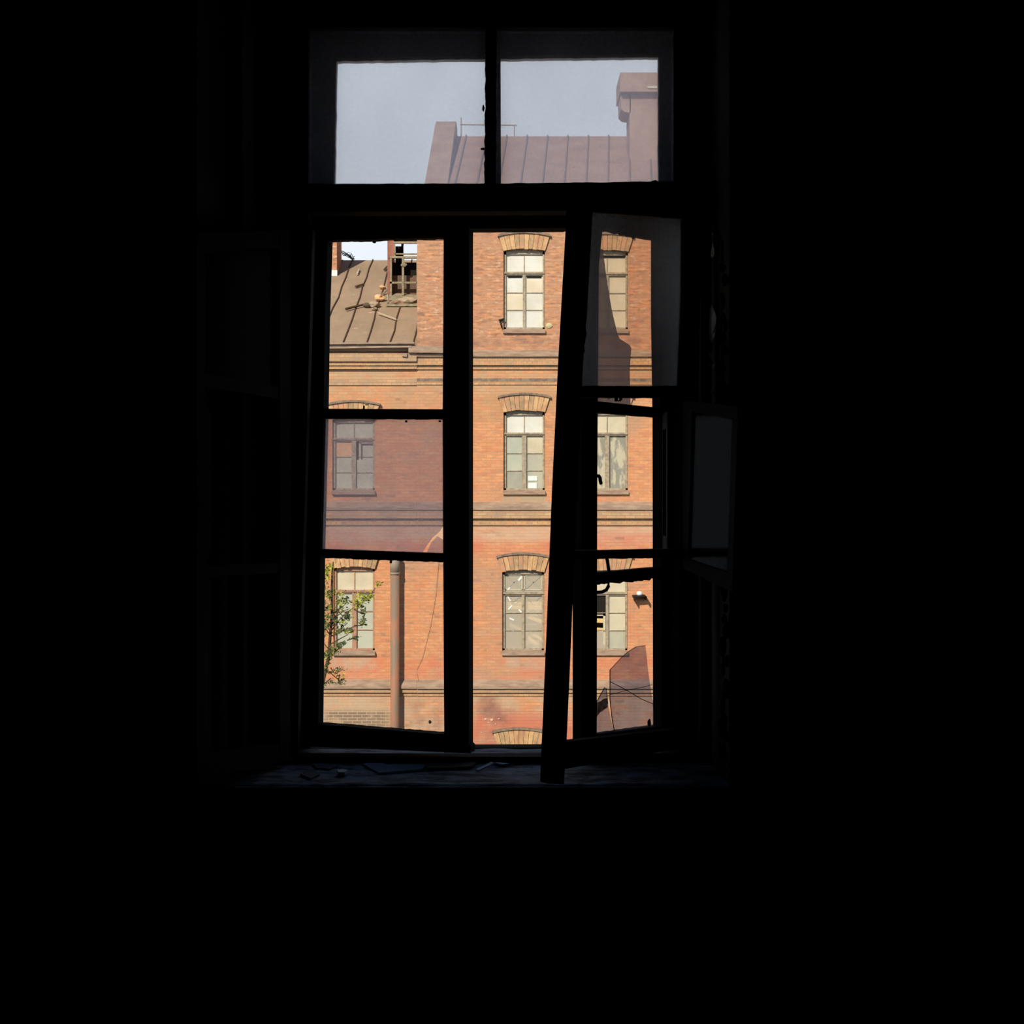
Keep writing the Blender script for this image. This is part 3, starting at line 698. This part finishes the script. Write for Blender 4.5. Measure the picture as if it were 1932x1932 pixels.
    if st == 'taped':
        m = MB()
        for a, b, t_, bt in [(954, 985.5, 1085, 1114), (989.5, 1023, 1085, 1114)]:
            e0 = y0 + .035
            for x0_, x1_, za, zb2 in ((a, b, t_, t_ + 1.6), (a, b, bt - 1.6, bt), (a, a + 1.5, t_, bt), (b - 1.5, b, t_, bt)):
                m.box(X(x0_), X(x1_), e0, e0 + .01, Z(zb2), Z(za))
        m.build('putty_line', PUTTY, wf)
        def strip(x0_, y0_, x1_, y1_, wd, ma=0, dy=.03):
            L_ = math.hypot(x1_ - x0_, y1_ - y0_); nx, ny = -(y1_ - y0_) / L_ * wd / 2, (x1_ - x0_) / L_ * wd / 2
            pts = [P(x0_ + nx, y0_ + ny, FY), P(x1_ + nx, y1_ + ny, FY), P(x1_ - nx, y1_ - ny, FY), P(x0_ - nx, y0_ - ny, FY)]
            for p in pts: p.y = y0 + .048 - dy * .1
            m = MB(); m.prism(pts, (0, .002, 0)); m.build('paper_scrap' if ma else 'tape_strip', PAPER if ma else GREYD, wf, label='torn white paper stuck on the pane' if ma else 'strip of grey tape across the pane')
        for a, b, t_, bt in ((956, 984, 1087, 1112), (992, 1021, 1087, 1112)):
            strip(a, t_, b, bt, 2.2); strip(b, t_, a, bt, 1.6)
        strip(955, 1125, 968, 1136, 1.6); strip(985, 1124, 968, 1136, 1.6); strip(1021, 1126, 1012, 1134, 1.6); strip(992, 1126, 1002, 1136, 1.6)
        for q_ in ((978, 1096, 985, 1088, 4), (957, 1114, 962, 1109, 3), (958, 1126, 963, 1135, 2.5), (959, 1151, 966, 1143, 3.2), (979, 1151, 984, 1156, 3), (961, 1167, 970, 1171, 3), (967, 1191, 970, 1192, 2)):
            strip(*q_[:4], q_[4], 1, .05)
for c, t_, b, w, st, k in WINS: facade_window(c, t_, b, w, st)
# planks leaning behind the taped window and the half broken window
def plank(pts, y, mat, label, grp='planks stacked behind the lower windows'):
    m = MB(); q_ = [P(x, yy, FY) for x, yy in pts]
    for p in q_: p.y = y
    m.prism(q_, (0, .03, 0)); return tag(m.build('plank', mat), label, 'plank', grp)
plank([(950, 1138), (1026, 1136), (1026, 1142), (950, 1143)], FY + .24, PLANK, 'upper thin plank across the taped lower window')
plank([(950, 1144), (1026, 1143), (1026, 1152), (950, 1151)], FY + .26, PLANK, 'broad pale plank across the taped lower window')
plank([(992, 1161), (1026, 1172), (1026, 1180), (990, 1166)], FY + .24, PLANK, 'slanting plank at mid height in the right half of the taped window')
plank([(961, 1176), (984, 1186), (984, 1192), (961, 1184)], FY + .24, PLANKD, 'short grey slanting plank in the left half of the taped window')
plank([(1001, 1193), (1025, 1207), (1025, 1213), (998, 1196)], FY + .24, PLANK, 'pale slanting plank, upper of the low pair in the taped window')
plank([(993, 1198), (1018, 1217), (1011, 1219), (990, 1206)], FY + .27, PLANK, 'orange slanting plank, lower of the low pair in the taped window')
plank([(1112, 1146), (1144, 1141), (1144, 1149), (1112, 1153)], FY + .20, PLANKD, 'grey plank slanting behind the broken lower right window')
plank([(1112, 1153), (1144, 1150), (1144, 1160), (1112, 1160)], FY + .24, PLANK, 'pale plank below the grey one in the lower right window')
plank([(1112, 1168), (1144, 1169), (1144, 1177), (1112, 1176)], FY + .24, PLANK, 'horizontal pale plank at mid height in the lower right window')
plank([(1112, 1185), (1144, 1187), (1144, 1195), (1112, 1192)], FY + .24, PLANK, 'lowest pale plank in the broken lower right window')
m = MB(); m.box(X(1139), X(1143), FY + .17, FY + .22, Z(1218), Z(1160)); m.box(X(1111), X(1143), FY + .17, FY + .22, Z(1163), Z(1160))
m.build('inner_window_frame', PUTTY, bld)

# ---- tower roof, fire wall, chimney
RD = 5.6                                     # ridge behind the eave
rx0, rx1 = X(800), 10.8; ez = Z(352) - .12; rz = Z(257, FY + RD)
m = MB()
m.prism([(rx0, FY - .35, ez - .16), (rx0, FY + RD, rz), (rx0, FY + RD, rz - .12), (rx0, FY - .35, ez - .28)], (rx1 - rx0, 0, 0))
m.prism([(rx0, FY + RD, rz), (rx0, FY + 2 * RD, ez), (rx0, FY + 2 * RD, ez - .12), (rx0, FY + RD, rz - .12)], (rx1 - rx0, 0, 0))
m.build('roof', TROOF, bld, label='sheet roof of the taller block')
for k in range(16):
    xt = 878.5 + 38.4 * k; xe = xt - (1170 - xt) * .09; m = MB()
    a, b = X(xe, FY - .35), X(xt, FY + RD)
    m.prism([(a, FY - .35, ez - .16), (b, FY + RD, rz), (b, FY + RD, rz + .045), (a, FY - .35, ez - .115)], (.035, 0, 0))
    m.build('roof_seam', TSEAM, bld)
m = MB()
def gable(x0, x1, dz, m_):
    m_.prism([(x0, FY - .02, ez - 1.2), (x0, FY - .02, ez + .15 + dz - .5), (x0, FY + .25, ez + .15 + dz), (x0, FY + RD - .5, rz + .15 + dz), (x0, FY + RD + .1, rz + .42 + dz), (x0, FY + RD + .8, rz + .42 + dz), (x0, FY + 2 * RD, ez + .3), (x0, FY + 2 * RD, ez - 1.2)], (x1 - x0, 0, 0))
gable(X(799), X(843), .03, m)
m.build('fire_wall', RENDER, bld, label='sloping parapet at the left end of the tower roof')
m = MB(); cd = FY + 2.9
def cb(a, b, t_, bt, d0, d1): m.box(X(a, cd), X(b, cd), cd + d0, cd + d1, Z(bt, cd), Z(t_, cd))
cb(1188, 1275, 160, 420, 0, 1.0); cb(1169, 1292, 141, 177, -.2, 1.2); 
m.prism([P(1171, 177, cd), P(1190, 177, cd), P(1190, 213, cd), P(1178, 211, cd), P(1172, 205, cd)], (0, 1.0, 0))
m.build('chimney', RENDER, bld, label='rendered chimney with a projecting cap')
m = MB(); m.box(X(1220, cd), X(1286, cd), cd - .23, cd - .19, Z(171, cd), Z(167, cd)); m.build('chimney_trim', PUTTY, bld)
rl = MB(); rdz = FY + RD
rl.tube([P(868, 235, rdz), P(975, 236.5, rdz)], .02, 6); rl.tube([P(870, 222, rdz), P(870, 262, rdz)], .018, 6); rl.tube([P(970.5, 236, rdz), P(970.5, 262, rdz)], .018, 6)
tag(rl.build('roof_railing', FLASH), 'thin iron rail on the ridge of the tall roof beside the parapet', 'railing')

# ---- left wing roof
RS = (6.97 - 3.66) / 7.2
def rz_(D): return Z(652) + (D - FY) * RS
def onroof(px, py, lift=0.0):                # point of the left roof seen at (px, py)
    # EYE+(HY-py)D/F = Z652 + (D-FY)RS
    D = (Z(652) - FY * RS - EYE + lift) / ((HY - py) / F - RS); return P(px, py, D)
DRm = FY + 7.25
m = MB()
m.prism([(-11, FY - .1, rz_(FY - .1)), (-11, DRm, rz_(DRm)), (-11, DRm, rz_(DRm) - .1), (-11, FY - .1, rz_(FY - .1) - .1)], (XT + 11 + .05, 0, 0))
m.prism([(-11, DRm, rz_(DRm)), (-11, DRm + 6, rz_(DRm) - 3), (-11, DRm + 6, rz_(DRm) - 3.1), (-11, DRm, rz_(DRm) - .1)], (XT + 11, 0, 0))
m.build('roof', ROOF, bld, label='brown standing seam roof of the left wing')
rnd = random.Random(3)
for xx in [X(779) - .585 * k for k in range(0, 14)]:
    n_ = 8; prev = None; m = MB()
    for k in range(n_ + 1):
        D = FY + .1 + (DRm - FY - .1) * k / n_; p = Vector((xx + rnd.uniform(-.03, .03), D, rz_(D)))
        if prev is not None: m.prism([prev, p, p + Vector((0, 0, .035)), prev + Vector((0, 0, .035))], (.026, 0, 0))
        prev = p
    m.build('roof_seam', SEAM, bld)
m = MB()                                     # gutter and fascia boards along the eave
def fascia(a, b, ta, tb, ba, bb, d): 
    p = [P(a, ba, FY), P(b, bb, FY), P(b, tb, FY), P(a, ta, FY)]
    for v in p: v.y = FY - d
    m.prism(p, (0, .12, 0))
fascia(350, 783, 651, 648, 654.5, 651, .34); fascia(350, 778, 655, 651.5, 663.5, 657.5, .27); fascia(772, 845, 654, 655, 667, 668, .26)
m.build('fascia_board', FLASH, bld, label='sagging eave boards under the left roof')
m = MB(); p = [P(758, 668, FY), P(770, 668, FY), P(769, 675, FY), P(760, 674, FY)]
for v in p: v.y = FY - .22
m.prism(p, (0, .15, 0)); m.build('gutter_bracket', FLASH, bld)

# ---- dormer on the left roof
DD = FY + 3.7
m = MB()
def db(mb, a, b, t_, bt, d0, d1, ma=0): mb.box(X(a, DD), X(b, DD), DD + d0, DD + d1, Z(bt, DD), Z(t_, DD), ma)
db(m, 731, 735.5, 440, 560, .0, 1.6); m.build('dormer_wall', PINKW, bld, label='red side wall of the dormer')
m = MB(); db(m, 733, 743, 430, 487, -.03, .10); m.build('dormer_post', PINKW, bld)
m = MB()
db(m, 737, 800, 430, 452, -.02, .3); db(m, 742, 796, 456, 459.5, -.04, .06); db(m, 736, 796, 484, 487.5, -.06, .05); db(m, 736, 739.5, 484, 562, -.05, .05)
db(m, 758.5, 762.5, 486, 558, -.07, .02); db(m, 736, 796, 532, 535.5, -.05, .03); db(m, 786, 788.5, 486, 562, -.05, .05); db(m, 744, 790, 477.5, 480, .02, .08); db(m, 743, 745, 456, 486, -.03, .1)
m.build('dormer_frame', GWOOD, bld, label='bare wooden frame of the dormer window')
m = MB(); db(m, 737, 798, 517, 562, .25, .35); m.build('dormer_panel', DBRICK, bld)
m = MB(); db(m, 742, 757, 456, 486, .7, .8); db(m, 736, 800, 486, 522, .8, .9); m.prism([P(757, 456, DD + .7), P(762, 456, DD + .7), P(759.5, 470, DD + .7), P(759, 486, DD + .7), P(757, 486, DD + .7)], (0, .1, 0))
m.build('dormer_shade_panel', DARKIN, bld)  # black panels put in for the shade inside the dormer
m = MB(); m.lump(P(762, 500, DD - .08), (.08, .03, .06), 2); m.build('dormer_latch_block', GWOOD, bld)
m = MB(); p = [onroof(736, 556, .02), onroof(790, 560, .02), onroof(790, 578, .03), onroof(728, 578, .03)]
m.prism(p, (0, 0, .05)); m.build('dormer_apron', GWOOD, bld)
# tall left chimney
m = MB(); ld = FY + 5.7
m.box(X(540, ld), X(635.5, ld), ld, ld + 1.1, rz_(ld) - 1, Z(380, ld)); m.build('chimney', BRICK, bld, label='brick chimney at the left end of the lower roof')
m = MB(); m.prism([(X(636, ld) - .35, ld + .5, rz_(ld) - .3), (X(636, ld) - .35, ld + .5, Z(490, ld)), (X(636, ld) - .35, DRm + .1, Z(489, DRm)), (X(636, ld) - .35, DRm + .1, rz_(DRm) - .6)], (.33, 0, 0)); m.build('ridge_parapet', plain('shade_toned_render', A(120, 96, 84)), bld)  # dark wedge: shade beside the chimney is put into its colour
m = MB(); m.box(X(538, ld), X(636.5, ld), ld - .03, ld, Z(521, ld), Z(510, ld)); m.build('chimney_band', PAPER, bld, label='white band')

# ---- downpipe
m = MB(); pxp = X(746.5)
m.tube([(pxp, FY - .20, Z(1078)), (pxp, FY - .20, gz)], .108, 20)
dp = m.build('downpipe', RUST, bld, smooth=True, label='rusty downpipe with its top broken off')
m = MB(); m.tube([(pxp, FY - .20, Z(1050)), (pxp, FY - .20, Z(1080))], .118, 20); m.tube([(pxp, FY - .20, Z(1079)), (pxp, FY - .20, Z(1083))], .126, 20)
m.build('downpipe_collar', PIPETOP, dp, smooth=True)
m = MB(); m.tube([(pxp - .12, FY - .20, Z(1272)), (pxp + .12, FY, Z(1272))], .012, 6); m.tube([(pxp + .11, FY - .02, Z(1272)), (pxp + .16, FY - .02, Z(1270))], .014, 6); m.build('downpipe_clamp', FLASH, dp)

# ---- small things on the facade
wl = empty('wall_lamp', (X(1206), FY - .2, Z(1128))); tag(wl, 'small lamp with a white dome on a rusty bracket on the sunlit brick wall', 'lamp')
m = MB(); m.prism([P(1194, 1124, FY - .3), P(1218, 1123, FY - .3), P(1219, 1125.5, FY - .3), P(1195, 1128, FY - .3)], (0, .3, 0))
m.box(X(1195), X(1196.5), FY - .3, FY, Z(1132), Z(1126)); m.box(X(1217), X(1218.5), FY - .3, FY, Z(1131), Z(1124)); m.build('bracket', BLACKM, wl)
m = MB(); m.lump((X(1205), FY - .18, Z(1119)), (.075, .075, .065), 1, amp=.03); m.build('lamp_dome', PAPER, wl, smooth=True)
m = MB(); m.lump((X(1036), FY - .01, Z(614.5)), (.085, .03, .07), 4, amp=.2); tag(m.build('wall_plate', plain('pale_plate', A(212, 192, 140))), 'pale rounded plate on the brick beside the top middle window', 'plate')
m = MB(); m.tube([P(951, 601, FY - .03), P(946, 603, FY - .06), P(943, 608, FY - .06), P(945, 611, FY - .05), P(947, 619, FY - .04)], .018, 6)
m.lump(P(945, 604, FY - .05), (.05, .03, .035), 2); tag(m.build('wire_stub', BLACKM), 'dark tangled wire end at the lower left corner of the top middle window', 'wire')
m = MB(); m.tube([P(827, 1052, FY - .05), P(822, 1120, FY - .04), P(812, 1180, FY - .03), P(797, 1240, FY - .03), P(785, 1265, FY - .03), P(784, 1280, FY - .17)], .0045, 5)
tag(m.build('cable', FLASH), 'thin cable hanging slantwise down the brick wall right of the downpipe', 'cable')
CHIPM = plain('pale_mortar_chip', A(240, 186, 160))
m = MB(); m.lump((X(811), FY - .003, Z(1362)), (.035, .02, .045), 3); m.build('hole_shade_lump', BLACKM, bld, label='small black lump standing for the shade of a hole')  # solid lump, blackened to pass for the shade in a hole
for i, (x, y, r_) in enumerate(((928, 1358, .03), (916, 1357, .022), (941, 1356, .018), (935, 1366, .016), (908, 1382, .014), (922, 1364, .013))):
    m = MB(); m.lump((X(x), FY - .004, Z(y)), (r_ * 1.3, .012, r_), i); m.build('chipped_mortar', CHIPM, bld, label='pale chip in the brick face')
# twisted wire on the ridge
m = MB(); rnd = random.Random(5)
for k in range(9):
    x0 = 634 + k * 2.2; pts = []
    for j in range(7):
        t = j / 6; pts.append(P(x0 + t * (668 - x0) + rnd.uniform(-1.5, 1.5), 478 + 10 * t * t + rnd.uniform(-4, 4) + (k - 4) * .9, DRm + .15 + rnd.uniform(-.3, .1)))
    m.tube(pts, .009, 5)
tag(m.build('wire_tangle', BLACKM), 'tangle of bent wire on the ridge beside the left chimney', 'wire')
# rubble on the left roof
def rub(name, px, py, r, mat, label, cat, seed=1, amp=.45):
    m = MB(); c = onroof(px, py, r[2] * 1.05); m.lump(c, r, seed, amp=amp, n=3); return tag(m.build(name, mat), label, cat)
ORB = plain('orange_brick_rubble', A(240, 190, 134), A(206, 146, 104), 6); GRB = plain('grey_rubble', A(192, 164, 132), A(158, 134, 108), 6)
rub('broken_brick', 721, 542, (.09, .09, .06), ORB, 'pale broken brick on the roof, the higher of two', 'brick', 3)
rub('broken_brick', 716, 562, (.14, .12, .10), ORB, 'larger pale broken brick below the first on the roof', 'brick', 7)
rub('stone_lump', 705, 574, (.17, .12, .09), GRB, 'grey lump of masonry beside the dark stick on the roof', 'rubble', 9)
rub('stone_lump', 692, 576, (.10, .1, .07), plain('dark_rubble', A(104, 86, 68)), 'dark rubble lump at the end of the stick on the roof', 'rubble', 12)
rub('stone_lump', 707, 583, (.09, .08, .04), GRB, 'small flat grey lump just below the grey masonry', 'rubble', 15)
rub('rubble_pile', 770, 568, (.34, .22, .09), GRB, 'low heap of debris under the dormer window', 'rubble', 21)
rub('rubble_pile', 748, 572, (.26, .16, .07), plain('brown_rubble', A(176, 134, 104), A(140, 110, 88), 6), 'brown debris left of the heap under the dormer', 'rubble', 22)
rub('broken_brick', 776, 650, (.10, .08, .06), ORB, 'pale brick fragment at the right end of the eave', 'brick', 24)
rub('stone_lump', 769, 650, (.07, .06, .05), GRB, 'small pale fragment beside the brick at the eave', 'rubble', 25)
def stick(a, b, w, mat, label, lift=.06):
    m = MB(); m.tube([onroof(*a, lift), onroof(*b, lift)], w, 5, r1=w * .8); return tag(m.build('stick', mat), label, 'stick')
stick((652, 583), (692, 573), .035, plain('dark_stick', A(88, 66, 48)), 'long dark stick lying across the seams of the roof', .08)
stick((671, 541), (685, 536), .035, plain('brown_stick', A(98, 76, 56)), 'short dark stick in the upper middle of the roof')
stick((714, 591), (748, 603), .03, plain('pale_stick', A(196, 166, 132)), 'pale lath lying on the roof below the dormer')
stick((674, 517), (678, 508), .03, plain('white_stick_roof', A(212, 190, 160)), 'small white splinter high on the roof')
stick((725, 509), (730, 503), .03, plain('dark_stick_b', A(90, 70, 54)), 'dark stub next to the dormer wall')
m = MB(); m.tube([onroof(722, 555, .05), onroof(729, 548, .1), onroof(733, 540, .15), onroof(735, 532, .2)], .03, 6, r1=.015)
tag(m.build('bent_lath', GWOOD), 'bent lath curving up along the foot of the dormer wall', 'stick')
m = MB()
m.tube([onroof(731, 555, .3), onroof(733, 572, .1)], .03, 5); tag(m.build('short_lath', GWOOD), 'short straight lath standing below the red dormer wall', 'stick')

# ------------------------------------------------------------------ young tree before the wall
TD = 26.0
tr = empty('young_tree', P(626, 1300, TD).xy.to_3d() + Vector((0, 0, gz))); tag(tr, 'slender young tree with yellow-green leaves in front of the lower left window', 'tree')
m = MB(); rnd = random.Random(11)
trunk = [Vector((X(585, TD), TD, gz)), P(594, 1400, TD), P(606, 1300, TD), P(620, 1240, TD), P(626, 1160, TD), P(626, 1110, TD), P(627, 1074, TD), P(629, 1060, TD)]
m.tube(trunk, .045, 8, r1=.012)
m.build('trunk', BARK, tr, smooth=True)
fo = MB()
def leaves(c, n, sx_, sz_, mi, size=.040):
    for _ in range(n):
        p = P(c[0] + rnd.gauss(0, sx_), c[1] + rnd.gauss(0, sz_), TD + rnd.gauss(0, .25))
        d = Vector((rnd.uniform(-1, 1), rnd.uniform(-1, 1), rnd.uniform(-.8, .8))).normalized()
        u = d.cross(Vector((rnd.uniform(-1, 1), rnd.uniform(-1, 1), rnd.uniform(-1, 1)))).normalized()
        s_ = size * rnd.uniform(.6, 1.3); w_ = s_ * .42
        fo.face([p - d * s_, p - u * w_, p + d * s_, p + u * w_], mi if rnd.random() < .8 else 1 - mi)
br = [((625, 1190), (640, 1170), (655, 1155), (668, 1146), (690, 1133), (700, 1126)), ((625, 1215), (640, 1206), (655, 1198), (662, 1190)), ((625, 1180), (636, 1162), (650, 1152), (660, 1148)),
      ((624, 1240), (640, 1222), (648, 1218), (654, 1213)), ((624, 1160), (640, 1150), (656, 1136)), ((690, 1133), (702, 1118), (712, 1104)), ((625, 1130), (614, 1110), (612, 1096)),
      ((624, 1230), (612, 1215), (604, 1200)), ((624, 1260), (632, 1272), (648, 1262)), ((624, 1270), (640, 1284), (650, 1284)), ((624, 1200), (610, 1180), (606, 1150)), ((668, 1150), (682, 1158), (690, 1152)), ((668, 1180), (684, 1180), (688, 1172)), ((625, 1200), (655, 1186), (684, 1178)),
      ((624, 1280), (612, 1290), (606, 1288)), ((655, 1208), (665, 1205), (674, 1202))]
for b in br:
    m = MB(); pts = [P(x, y, TD + .05 * i) for i, (x, y) in enumerate(b)]; m.tube(pts, .012, 5, r1=.004)
    m.build('branch', BARK, tr, smooth=True)
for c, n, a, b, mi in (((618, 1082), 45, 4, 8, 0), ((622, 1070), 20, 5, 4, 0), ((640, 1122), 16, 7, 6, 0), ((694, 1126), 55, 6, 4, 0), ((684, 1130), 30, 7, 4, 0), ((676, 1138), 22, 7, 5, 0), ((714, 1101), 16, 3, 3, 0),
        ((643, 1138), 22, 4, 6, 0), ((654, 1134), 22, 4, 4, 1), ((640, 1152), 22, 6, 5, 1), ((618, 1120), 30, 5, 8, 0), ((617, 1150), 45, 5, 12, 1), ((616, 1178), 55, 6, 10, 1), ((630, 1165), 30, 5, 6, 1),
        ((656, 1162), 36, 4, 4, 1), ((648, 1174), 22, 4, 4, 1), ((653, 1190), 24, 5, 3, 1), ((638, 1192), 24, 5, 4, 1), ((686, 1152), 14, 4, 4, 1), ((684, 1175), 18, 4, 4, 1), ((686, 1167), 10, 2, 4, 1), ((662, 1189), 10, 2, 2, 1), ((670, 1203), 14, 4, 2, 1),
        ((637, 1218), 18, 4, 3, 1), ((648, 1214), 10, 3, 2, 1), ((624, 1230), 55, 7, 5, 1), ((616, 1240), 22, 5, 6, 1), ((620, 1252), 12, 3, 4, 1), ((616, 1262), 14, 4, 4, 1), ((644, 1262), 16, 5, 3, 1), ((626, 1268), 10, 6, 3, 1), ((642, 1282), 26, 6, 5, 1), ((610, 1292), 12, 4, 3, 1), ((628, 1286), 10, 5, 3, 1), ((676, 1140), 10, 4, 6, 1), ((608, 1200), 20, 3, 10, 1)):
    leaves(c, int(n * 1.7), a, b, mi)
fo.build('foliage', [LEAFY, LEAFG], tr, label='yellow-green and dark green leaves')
settle()
